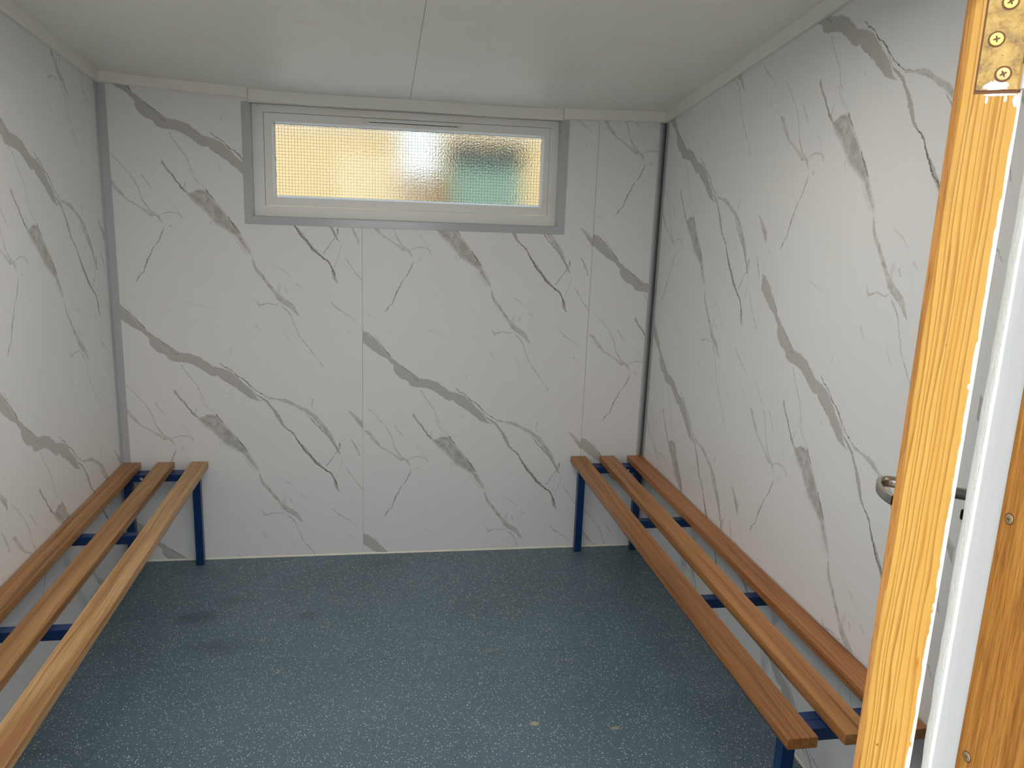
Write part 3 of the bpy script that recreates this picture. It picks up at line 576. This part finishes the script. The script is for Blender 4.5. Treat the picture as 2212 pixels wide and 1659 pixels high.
# ------------------------------------------------------------------ benches
def bench(side, slat_mats, label):
    name = 'slatted_bench'
    root = tag(empty(name, (0.0 if side < 0 else W, -1.0, 0)), label, 'bench', 'changing room benches')
    sg = 1 if side < 0 else -1
    def X(a): return sg * a
    class BB(MB):
        def bx(s, a0, a1, y0, y1, z0, z1, mi=0): return s.box((X(a0), y0 + 1.0, z0), (X(a1), y1 + 1.0, z1), mi)
    wd = 0.072 if side > 0 else 0.0695
    for k, a in enumerate((0.004, 0.1395, 0.2768)):
        BB().bx(a, a + wd, -2.030, -0.004, 0.429, 0.457).build('slat', slat_mats[k], root, bevel=0.0032, seg=2)
    LF = ((-0.061, -0.029), (-1.966, -1.934))
    for (y0, y1) in LF:
        for (a0, a1) in ((0.288, 0.320), (0.0148, 0.0468)):
            lg = BB().bx(a0, a1, y0, y1, 0.0045, 0.4285).build('leg', M['blue'], root, bevel=0.0014)
            cp = BB().bx(a0 + 0.0005, a1 - 0.0005, y0 + 0.0005, y1 - 0.0005, 0.0004, 0.0045).build('foot_cap', M['cap'], lg, bevel=0.001)
            mb = MB(); c = X((a0 + a1) / 2); mb.cyl((c, y0 + 1.0 - 0.0006, 0.060), (c, y0 + 1.0 + 0.001, 0.060), 0.0032, n=14)
            mb.build('fixing_hole', M['dark'], lg)
        BB().bx(0.0468, 0.288, y0, y1, 0.3965, 0.4285).build('end_rail', M['blue'], root, bevel=0.0014)
    for (a0, a1, zb_) in ((0.291, 0.3165, 0.3860), (0.018, 0.0435, 0.3985)):
        BB().bx(a0, a1, -1.9335, -0.0615, zb_, 0.4286).build('seat_rail', M['blue'], root, bevel=0.0014)
    for (y0, y1) in ((-0.092, -0.0615), (-0.731, -0.699), (-1.351, -1.318), (-1.9335, -1.903)):
        BB().bx(0.0435, 0.291, y0, y1, 0.3985, 0.4286).build('cross_bar', M['blue'], root, bevel=0.0014)
    for yb in (-0.0925, -1.9025):
        dy = -1 if yb > -1 else 1
        mb = MB(); c = X(0.096)
        mb.cyl((c, yb + 1.0, 0.4135), (c, yb + 1.0 + dy * 0.004, 0.4135), 0.0062, n=6); mb.cyl((c, yb + 1.0 + dy * 0.004, 0.4135), (c, yb + 1.0 + dy * 0.009, 0.4135), 0.003, n=12)
        mb.build('bolt', M['zinc'], root)
    return root
t = NT('zinc_bolt'); M['zinc'] = t.bsdf((0.75, 0.74, 0.70), 0.25, 1.0)
bench(-1, (wood('slat_timber_a', (0.18, 0.072, 0.020), (0.33, 0.150, 0.046), (0.43, 0.215, 0.078), 1.0),
           wood('slat_timber_b', (0.25, 0.115, 0.034), (0.38, 0.19, 0.066), (0.47, 0.26, 0.105), 2.0),
           wood('slat_timber_c', (0.27, 0.115, 0.035), (0.46, 0.26, 0.105), (0.55, 0.35, 0.165), 3.4, streak=0.55)),
      'pale orange wooden slatted bench on blue steel frame along the left wall')
bench(1, (wood('slat_timber_d', (0.20, 0.068, 0.018), (0.36, 0.140, 0.040), (0.47, 0.200, 0.065), 14.0),
          wood('slat_timber_e', (0.21, 0.080, 0.022), (0.37, 0.155, 0.044), (0.47, 0.215, 0.070), 15.0),
          wood('slat_timber_f', (0.19, 0.070, 0.019), (0.32, 0.130, 0.035), (0.41, 0.180, 0.055), 26.0)),
      'reddish brown wooden slatted bench on blue steel frame along the right wall')

# ------------------------------------------------------------------ door, hinge, handles (door-local x across the edge, y along the leaf)
door = S(empty('door_1', (1.4936, -2.8568, 0.0), math.radians(-37.821)), 'open timber door seen edge on, swung in towards the right wall', 'door')
def pine():
    t = NT('sunlit_pine'); o_ = t.obj(); sp = t.n('ShaderNodeSeparateXYZ', {0: o_}); x, z = sp.outputs[0], sp.outputs[2]
    wv = t.noise(t.scale(o_, 16, 0, 1.9, (3.1, 0, 0.4)), 1.0, 3, 0.55); wv2 = t.noise(t.scale(o_, 60, 0, 16), 1.0, 2, 0.5)
    xx = t.m('ADD', x, t.m('MULTIPLY_ADD', wv, 0.026, t.m('MULTIPLY', wv2, 0.0012)))
    dens = t.m('MULTIPLY', t.m('POWER', t.m('MAXIMUM', xx, 0.0), 0.8), 150.0)
    dens = t.m('ADD', dens, t.m('MULTIPLY', t.noise(t.scale(o_, 130, 0, 0.6), 1.0, 2, 0.5), 3.2))
    ph = t.m('FRACT', dens)
    ln = t.ramp(ph, (0.0, (0.0, 0.0, 0.0)), (0.5, (0.12, 0.12, 0.12)), (0.86, (0.9, 0.9, 0.9)), (0.93, (0.9, 0.9, 0.9)), (0.97, (0.05, 0.05, 0.05)))
    col = t.mix(ln, (0.58, 0.335, 0.072, 1), (0.32, 0.125, 0.016, 1))
    fib = t.noise(t.scale(o_, 500, 500, 60), 1.0, 3, 0.6)
    col = t.mix(t.ramp(fib, (0.35, (0.35, 0.35, 0.35)), (0.6, (0, 0, 0))), col, (0.47, 0.24, 0.048, 1))
    bands = t.noise(t.scale(o_, 120, 0, 1.2), 1.0, 2, 0.5)
    col = t.mix(t.ramp(bands, (0.45, (0, 0, 0)), (0.65, (0.5, 0.5, 0.5))), col, (0.53, 0.25, 0.040, 1))
    # runs of white paint along the right arris
    rag = t.noise(t.scale(o_, 90, 0, 7), 1.0, 4, 0.65); rag2 = t.noise(t.scale(o_, 250, 0, 60), 1.0, 3, 0.6)
    edge = t.m('ADD', t.m('MULTIPLY_ADD', rag, 0.016, x), t.m('MULTIPLY', rag2, 0.0016))
    msk = t.m('GREATER_THAN', edge, 0.0498)
    col = t.mix(msk, col, (0.90, 0.88, 0.82, 1))
    for (ax, az, rx, rz) in ((0.0415, 1.4395, 0.0022, 0.0032), (0.029, 1.6570, 0.0125, 0.0010), (0.0405, 1.6525, 0.0022, 0.0045), (0.022, 1.6535, 0.0010, 0.0035), (0.034, 1.6540, 0.0012, 0.0028)):
        dx = t.m('DIVIDE', t.m('SUBTRACT', x, ax), rx); dz = t.m('DIVIDE', t.m('SUBTRACT', z, az), rz)
        rr = t.m('ADD', t.m('MULTIPLY', dx, dx), t.m('MULTIPLY', dz, dz))
        sm = t.m('GREATER_THAN', t.m('MULTIPLY', rag2, 2.2), t.m('ADD', rr, 0.35))
        col = t.mix(sm, col, (0.92, 0.90, 0.86, 1))
    for (ax, az, rx, rz, c) in ((0.037, 1.198, 0.0010, 0.0065, (0.45, 0.13, 0.015, 1)), (0.0165, 1.1105, 0.0014, 0.0012, (0.12, 0.06, 0.02, 1)), (0.021, 1.4705, 0.0004, 0.0013, (0.12, 0.06, 0.02, 1))):
        dx = t.m('DIVIDE', t.m('SUBTRACT', x, ax), rx); dz = t.m('DIVIDE', t.m('SUBTRACT', z, az), rz)
        rr = t.m('ADD', t.m('MULTIPLY', dx, dx), t.m('MULTIPLY', dz, dz))
        col = t.mix(t.m('SUBTRACT', 1.0, rr, clamp=True), col, c)
    return t.bsdf(col, 0.5, normal=t.bump(t.m('ADD', ln, fib), 0.25, 0.0006), spec=0.3)
def stain(name, a, b, c, scale=(40, 40, 3)):
    t = NT(name); o_ = t.obj()
    wv = t.noise(t.scale(o_, 8, 8, 1.2), 1.0, 2, 0.5, out=1)
    q = t.vm('ADD', o_, t.vm('MULTIPLY', wv, (0.03, 0.03, 0.0)))
    g = t.noise(t.scale(q, *scale), 1.0, 4, 0.62); g2 = t.noise(t.scale(q, 900, 900, 30), 1.0, 2, 0.6)
    col = t.ramp(g, (0.34, a), (0.52, b), (0.68, c))
    col = t.mix(t.ramp(g2, (0.35, (0.5, 0.5, 0.5)), (0.5, (0, 0, 0))), col, (*[k * 0.45 for k in a], 1))
    return t.bsdf(col, 0.5, normal=t.bump(g2, 0.35, 0.0006), spec=0.3)
M['pine'] = pine()
M['stain'] = stain('brown_stain', (0.26, 0.105, 0.025), (0.42, 0.185, 0.045), (0.52, 0.25, 0.07))
M['stain2'] = stain('orange_stain', (0.30, 0.11, 0.02), (0.46, 0.195, 0.035), (0.56, 0.26, 0.055), (160, 160, 5))
mb = MB(); poly = [(0.0, 0.0042), (0.0046, 0.0009), (0.0075, 0.0), (0.0425, 0.0), (0.044, 0.0015), (0.044, 0.76), (0.0, 0.76)]
nseg = 60
rgz = random.Random(5); rings = []
for k in range(nseg + 1):
    z = 0.012 + (1.935 - 0.012) * k / nseg
    j = 0.0007 * math.sin(k * 0.8) + 0.0005 * rgz.uniform(-1, 1)
    rings.append([(px + (j if i in (1, 2) else 0), py, z) for i, (px, py) in enumerate(poly)])
mb.sweep(rings)
for k in range(len(mb.f)):
    f = [Vector(mb.v[i]) for i in mb.f[k]]; c = sum(f, Vector()) / len(f)
    if c.x < 0.0040 or c.y > 0.75: mb.mi[k] = 1
    elif c.x > 0.0435: mb.mi[k] = 2
leaf = mb.build('door_leaf', [M['pine'], M['stain'], M['white_gloss']], door)
# hinge
t = NT('old_brass'); o_ = t.obj()
n1 = t.noise(o_, 90, 5, 0.7); n2 = t.noise(o_, 650, 3, 0.65); n3 = t.noise(o_, 40, 3, 0.6)
c_ = t.ramp(n1, (0.32, (0.20, 0.12, 0.045)), (0.5, (0.43, 0.27, 0.075)), (0.7, (0.56, 0.38, 0.125)))
c_ = t.mix(t.ramp(n2, (0.30, (0.7, 0.7, 0.7)), (0.42, (0, 0, 0))), c_, (0.12, 0.07, 0.025, 1))
sp_ = t.n('ShaderNodeSeparateXYZ', {0: o_})
dx_ = t.m('DIVIDE', t.m('SUBTRACT', sp_.outputs[0], 0.0265), 0.0095); dz_ = t.m('DIVIDE', t.m('SUBTRACT', sp_.outputs[2], 1.6625), 0.0050)
rr_ = t.m('ADD', t.m('MULTIPLY', dx_, dx_), t.m('MULTIPLY', dz_, dz_))
sm_ = t.m('SUBTRACT', t.m('MULTIPLY', t.noise(o_, 260, 4, 0.7), 2.4), t.m('ADD', rr_, 0.45), clamp=True)
c_ = t.mix(t.ramp(n3, (0.56, (0, 0, 0)), (0.68, (0.55, 0.55, 0.55))), c_, (0.30, 0.19, 0.10, 1))
c_ = t.mix(t.m('MULTIPLY', sm_, 2.0, clamp=True), c_, (0.80, 0.79, 0.75, 1))
M['brass'] = t.bsdf(c_, t.m('MULTIPLY_ADD', n1, 0.3, 0.35), 0.35, normal=t.bump(n2, 0.2, 0.0004))
t = NT('zinc_yellow'); M['zy'] = t.bsdf((0.92, 0.78, 0.16), 0.3, 0.25)
t = NT('zinc_dull'); M['zd'] = t.bsdf((0.62, 0.47, 0.20), 0.4, 0.3)
M['recess'] = painted('screw_recess', (0.14, 0.05, 0.015), 0.7)
hinge = MB().box((0.0139, -0.0007, 1.6602), (0.0402, 0.0012, 1.7605)).build('hinge', M['brass'], door, bevel=0.0004)
mb = MB()
for (x0, z0, x1, z1) in ((0.0129, 1.6580, 0.0139, 1.7620), (0.0139, 1.6580, 0.0425, 1.6602)):
    mb.box((x0, -0.0002, z0), (x1, 0.0012, z1))
mb.build('mortise_gap', M['recess'], hinge)
mb = MB(); mb.cyl((0.0462, 0.0, 1.6785), (0.0462, 0.0, 1.7010), 0.0052, n=20)
mb.box((0.0400, -0.0006, 1.6785), (0.0462, 0.0010, 1.7010)); mb.build('knuckle', M['brass'], hinge)
kn = MB().cyl((0.0470, 0.0, 1.6600), (0.0470, 0.0, 1.6780), 0.0055, n=20).build('knuckle', M['white_gloss'], hinge, bevel=0.001)
mb = MB(); mb.cyl((0.0462, 0.0, 1.7015), (0.0462, 0.0, 1.7605), 0.0052, n=20); mb.build('knuckle', M['brass'], hinge)
def screw(parent, cx, cy, cz, r, mat, ny=-1, rot=0.3, axis='y'):
    """countersunk screw head with a pozidriv recess, facing -y (or -x)"""
    T = (lambda a, d, z: (cx + a, cy - d, cz + z)) if axis == 'y' else (lambda a, d, z: (cx - d, cy - a, cz + z))
    mb = MB(); n = 28
    C = lambda rr, d: [T(rr * math.cos(2 * math.pi * k / n), d, rr * math.sin(2 * math.pi * k / n)) for k in range(n)]
    mb.sweep([C(r, 0.0), C(r, 0.0003), C(r * 0.93, 0.0006), C(r * 0.5, 0.0009), C(r * 0.02, 0.00095)])
    s_ = mb.build('screw', mat, parent)
    mb = MB(); n = 28
    mb.sweep([C(r * 1.28, 0.00005), C(r * 1.28, 0.00012), C(r * 1.02, 0.00012), C(r * 1.02, 0.00005)], cap=False)
    mb.build('countersink', M['recess'], s_)
    mb = MB()
    pts = []
    for k in range(8):
        a = rot + k * math.pi / 4; rr = r * (0.52 if k % 2 == 0 else 0.20); 
        if k % 2 == 0:
            for da in (-0.22, 0.22): pts.append((rr * math.cos(a + da), rr * math.sin(a + da)))
        else: pts.append((rr * math.cos(a), rr * math.sin(a)))
    mb.sweep([[T(x, 0.0008, z) for x, z in pts], [T(x, 0.00115, z) for x, z in pts]])
    mb.build('recess', M['recess'], s_, smooth=False)
    return s_
for (x, z, m_, ro) in ((0.0276, 1.7200, M['zy'], 0.5), (0.0224, 1.6953, M['zy'], 0.2), (0.0300, 1.6712, M['zd'], 0.45), (0.0235, 1.7448, M['zy'], 0.1)):
    screw(hinge, x, -0.0007, z, 0.0044, m_, rot=ro)
# lever handles
t = NT('satin_nickel'); M['nickel'] = t.bsdf((0.52, 0.49, 0.44), 0.30, 1.0)
def lever(x0, sgn, neck, HZ, HY, run, ret):
    g = empty('lever_handle', (0, 0, 0)); g.parent = door
    mb = MB(); mb.cyl((x0, HY, HZ), (x0 + sgn * 0.006, HY, HZ), 0.026, n=32); mb.build('rose', M['nickel'], g, bevel=0.001)
    r_ = ret
    key = [(0.006, 0.0, 0.0096, 0.0096), (neck - 0.016, 0.0, 0.0096, 0.0096), (neck - 0.008, -0.002, 0.0092, 0.0096), (neck - 0.001, -0.010, 0.0068, 0.0094), (neck + 0.0015, -0.024, 0.0046, 0.0090),
           (neck + 0.0005, -run * 0.45, 0.0038, 0.0088), (neck - r_ * 0.22, -run * 0.66, 0.0036, 0.0086), (neck - r_ * 0.58, -run * 0.85, 0.0035, 0.0085), (neck - r_, -run, 0.0034, 0.0084)]
    K = [np.array(k) for k in key]; K = [2 * K[0] - K[1]] + K + [2 * K[-1] - K[-2]]; pts = []
    for a in range(1, len(K) - 2):
        for f in np.linspace(0, 1, 6)[:-1] if a < len(K) - 3 else np.linspace(0, 1, 6):
            p0, p1, p2, p3 = K[a - 1:a + 3]
            pts.append(0.5 * ((2 * p1) + (-p0 + p2) * f + (2 * p0 - 5 * p1 + 4 * p2 - p3) * f * f + (-p0 + 3 * p1 - 3 * p2 + p3) * f ** 3))
    P = [Vector((x0 + sgn * a, HY + b, HZ)) for a, b, _, _ in pts]
    rings = []; n = 28
    def section(k, shrink=1.0, ext=0.0):
        d = (P[min(k + 1, len(P) - 1)] - P[max(k - 1, 0)]).normalized(); s_ = Vector((0, 0, 1)); u_ = d.cross(s_).normalized()
        a_, b_ = pts[k][2] * shrink, pts[k][3] * shrink; q = 1.0 - 0.45 * min(1.0, max(0.0, (k - 8) / 12))
        return [P[k] + d * ext + u_ * (a_ * math.copysign(abs(math.cos(th)) ** q, math.cos(th))) + s_ * (b_ * math.copysign(abs(math.sin(th)) ** q, math.sin(th)))
                for th in [2 * math.pi * j / n for j in range(n)]]
    mb = MB(); mb.sweep([section(k) for k in range(len(P))])
    ob = mb.build('lever', M['nickel'], g)
    mb = MB(); k = len(P) - 1; mb.sweep([section(k, 0.84, -0.001), section(k, 0.84, 0.0004)])
    mb.build('lever_end', M['end_shade'], ob, smooth=False)  # shade on the lever's end face, painted in as a dark cap
    return g
M['end_shade'] = painted('lever_end_shade', (0.035, 0.022, 0.014), 0.4)
lever(0.0, -1, 0.030, 1.148, 0.690, 0.098, 0.023)
lever(0.044, 1, 0.064, 1.148, 0.690, 0.106, 0.021)
# ------------------------------------------------------------------ door frame
JX = 1.5353
df = S(empty('door_frame', (JX, YF, 0)), 'right door jamb, inner part painted white and outer part stained orange', 'door frame')
class JB(MB):
    def build(s, *a, **k):
        s.v = [(p[0] - JX, p[1] - YF, p[2]) for p in s.v]; return MB.build(s, *a, **k)
t = NT('brushed_white'); p = t.pos()
h = t.noise(t.scale(p, 260, 260, 34), 1.0, 4, 0.65)
M['brush'] = t.bsdf((0.69, 0.70, 0.69), 0.35, normal=t.bump(h, 0.3, 0.0008))
t = NT('thick_rough_paint'); p = t.pos()
h = t.noise(p, 620, 4, 0.7); hv = t.noise(t.scale(p, 500, 500, 90), 1.0, 3, 0.6)
cc = t.mix(t.ramp(h, (0.30, (0.8, 0.8, 0.8)), (0.40, (0, 0, 0))), (0.82, 0.83, 0.78, 1), (0.50, 0.48, 0.44, 1))
M['rough_paint'] = t.bsdf(cc, 0.5, normal=t.bump(t.m('ADD', h, hv), 0.7, 0.0014))
JB().box((JX, -2.9255, 0.0), (JX + 0.029, -2.8995, DZ1)).build('inner_lining', M['brush'], df, bevel=0.0008)
# rough painted inner edge, slightly wavy
mb = JB(); rings = []; rj = random.Random(9)
for k in range(121):
    z = DZ1 * k / 120; a = 0.0009 * math.sin(z * 11) + 0.0006 * rj.uniform(-1, 1)
    rings.append([(JX + 0.029, YF + 0.0002, z), (JX - 0.0006, YF + 0.0002 + a, z), (JX - 0.0022, YF - 0.0035 + a * 0.5, z), (JX - 0.0018, YF - 0.0095 + a * 0.4, z), (JX - 0.0002, YF - 0.0108, z), (JX + 0.029, YF - 0.0108, z)])
mb.sweep(rings); mb.build('paint_edge', M['rough_paint'], df)
ol = JB().box((JX - 0.0022, -3.010, 0.0), (JX + 0.029, -2.9257, DZ1)).build('outer_lining', M['stain2'], df, bevel=0.0012)
M['zs'] = NT('weathered_screw').bsdf((0.36, 0.29, 0.17), 0.5, 0.5)
for (y, z) in ((-2.935, 1.3506), (-2.9363, 1.1492)):
    s_ = screw(ol, -0.0022, y - YF, z, 0.0036, M['zs'], axis='x')
# other side and head of the frame
JB().box((DX0 - 0.029, -3.010, 0.0), (DX0, YF, DZ1)).build('left_lining', M['stain2'], df)
JB().box((DX0 - 0.029, -3.010, DZ1), (DX1 + 0.029, YF, DZ1 + 0.029)).build('head_lining', M['stain2'], df)

# ------------------------------------------------------------------ outside
t = NT('yard_concrete'); p = t.pos(); n = t.noise(p, 3, 5, 0.6)
M['yard'] = t.bsdf(t.ramp(n, (0.3, (0.17, 0.16, 0.145)), (0.7, (0.24, 0.23, 0.205))), 0.85)
S(MB().box((-14, -16, -0.32), (16, 14, -0.12)).build('ground', M['yard']), 'pale concrete yard outside', 'ground')
t = NT('cream_render'); p = t.pos(); n = t.noise(p, 20, 4, 0.6)
M['render'] = t.bsdf(t.ramp(n, (0.3, (0.44, 0.315, 0.150)), (0.7, (0.48, 0.350, 0.170))), 0.8)
t = NT('cream_render'); p = t.pos(); n = t.noise(p, 20, 4, 0.6)
M['render'] = t.bsdf(t.ramp(n, (0.3, (0.44, 0.315, 0.150)), (0.7, (0.48, 0.350, 0.170))), 0.8)
t = NT('pale_concrete'); p = t.pos(); n = t.noise(p, 5, 5, 0.6)
M['slab'] = t.bsdf(t.ramp(n, (0.3, (0.70, 0.71, 0.72)), (0.7, (0.78, 0.79, 0.80))), 0.8)
S(MB().box((-8, 0.2, -0.1198), (10, 4.59, -0.09)).build('path', M['slab']), 'pale concrete path behind the back wall', 'path')
GZ = -0.09; BY = 4.6
M['fascia'] = painted('fascia_paint', (0.50, 0.45, 0.40), 0.5)
bld = tag(empty('cream_building', (1.2, BY, GZ)), 'sunlit cream rendered wall blurred behind the wired glass', 'building')
MB().box((-7.2, 0, 0.0005), (6.8, 0.4, 2.42)).build('rendered_wall', M['render'], bld)
MB().box((-7.2, -0.04, 2.421), (6.8, 0.4, 3.60)).build('fascia_board', M['fascia'], bld)
t = NT('grey_white_box'); M['meter'] = t.bsdf((0.58, 0.61, 0.60), 0.5)
t = NT('tan_post'); M['tan'] = t.bsdf((0.23, 0.135, 0.052), 0.6)
t = NT('teal_paint'); M['teal'] = t.bsdf((0.115, 0.185, 0.135), 0.5)
t = NT('dark_lid'); M['lid'] = t.bsdf((0.022, 0.026, 0.020), 0.6)
def seen(x, z, y): k = (3.4168 + y) / 3.4168; return 1.0696 + (x - 1.0696) * k, 1.5604 + (z - 1.5604) * k
y_ = BY - 0.25
(x0, z0), (x1, z1) = seen(1.165, 1.69, y_), seen(1.315, 1.90, y_)
mtb = tag(empty('meter_box', ((x0 + x1) / 2, BY - 0.172, z0)), 'pale grey wall box on the cream building, blurred behind the glass', 'box')
hw = (x1 - x0) / 2
MB().box((-hw, -0.12, 0), (hw, 0.129, z1 - z0)).build('box_body', M['meter'], mtb, bevel=0.01)
MB().box((-hw + 0.02, -0.129, 0.02), (hw - 0.02, -0.1205, z1 - z0 - 0.02)).build('box_door', M['meter'], mtb, bevel=0.002)
(x0, _), (x1, z1) = seen(1.195, 1.5, y_), seen(1.345, 1.685, y_)
tag(MB().box((x0, BY - 0.32, GZ + 0.0005), (x1, BY - 0.02, z1)).build('tan_post', M['tan'], bevel=0.01), 'tan timber post under the grey wall box, blurred behind the glass', 'post')
yb = BY - 1.0
(x0, z0), (x1, z1) = seen(1.385, 1.745, yb - 0.3), seen(1.675, 1.835, yb - 0.3)
cab = tag(empty('storage_bin', ((x0 + x1) / 2, yb, GZ)), 'teal green bin with dark lid, blurred behind the right half of the glass', 'bin')
hw = (x1 - x0) / 2
MB().box((-hw, -0.3, 0.0005), (hw, 0.3, z0 - GZ)).build('bin_body', M['teal'], cab, bevel=0.02)
MB().box((-hw - 0.02, -0.32, z0 - GZ + 0.001), (hw + 0.02, 0.32, z1 - GZ)).build('bin_lid', M['lid'], cab, bevel=0.02)
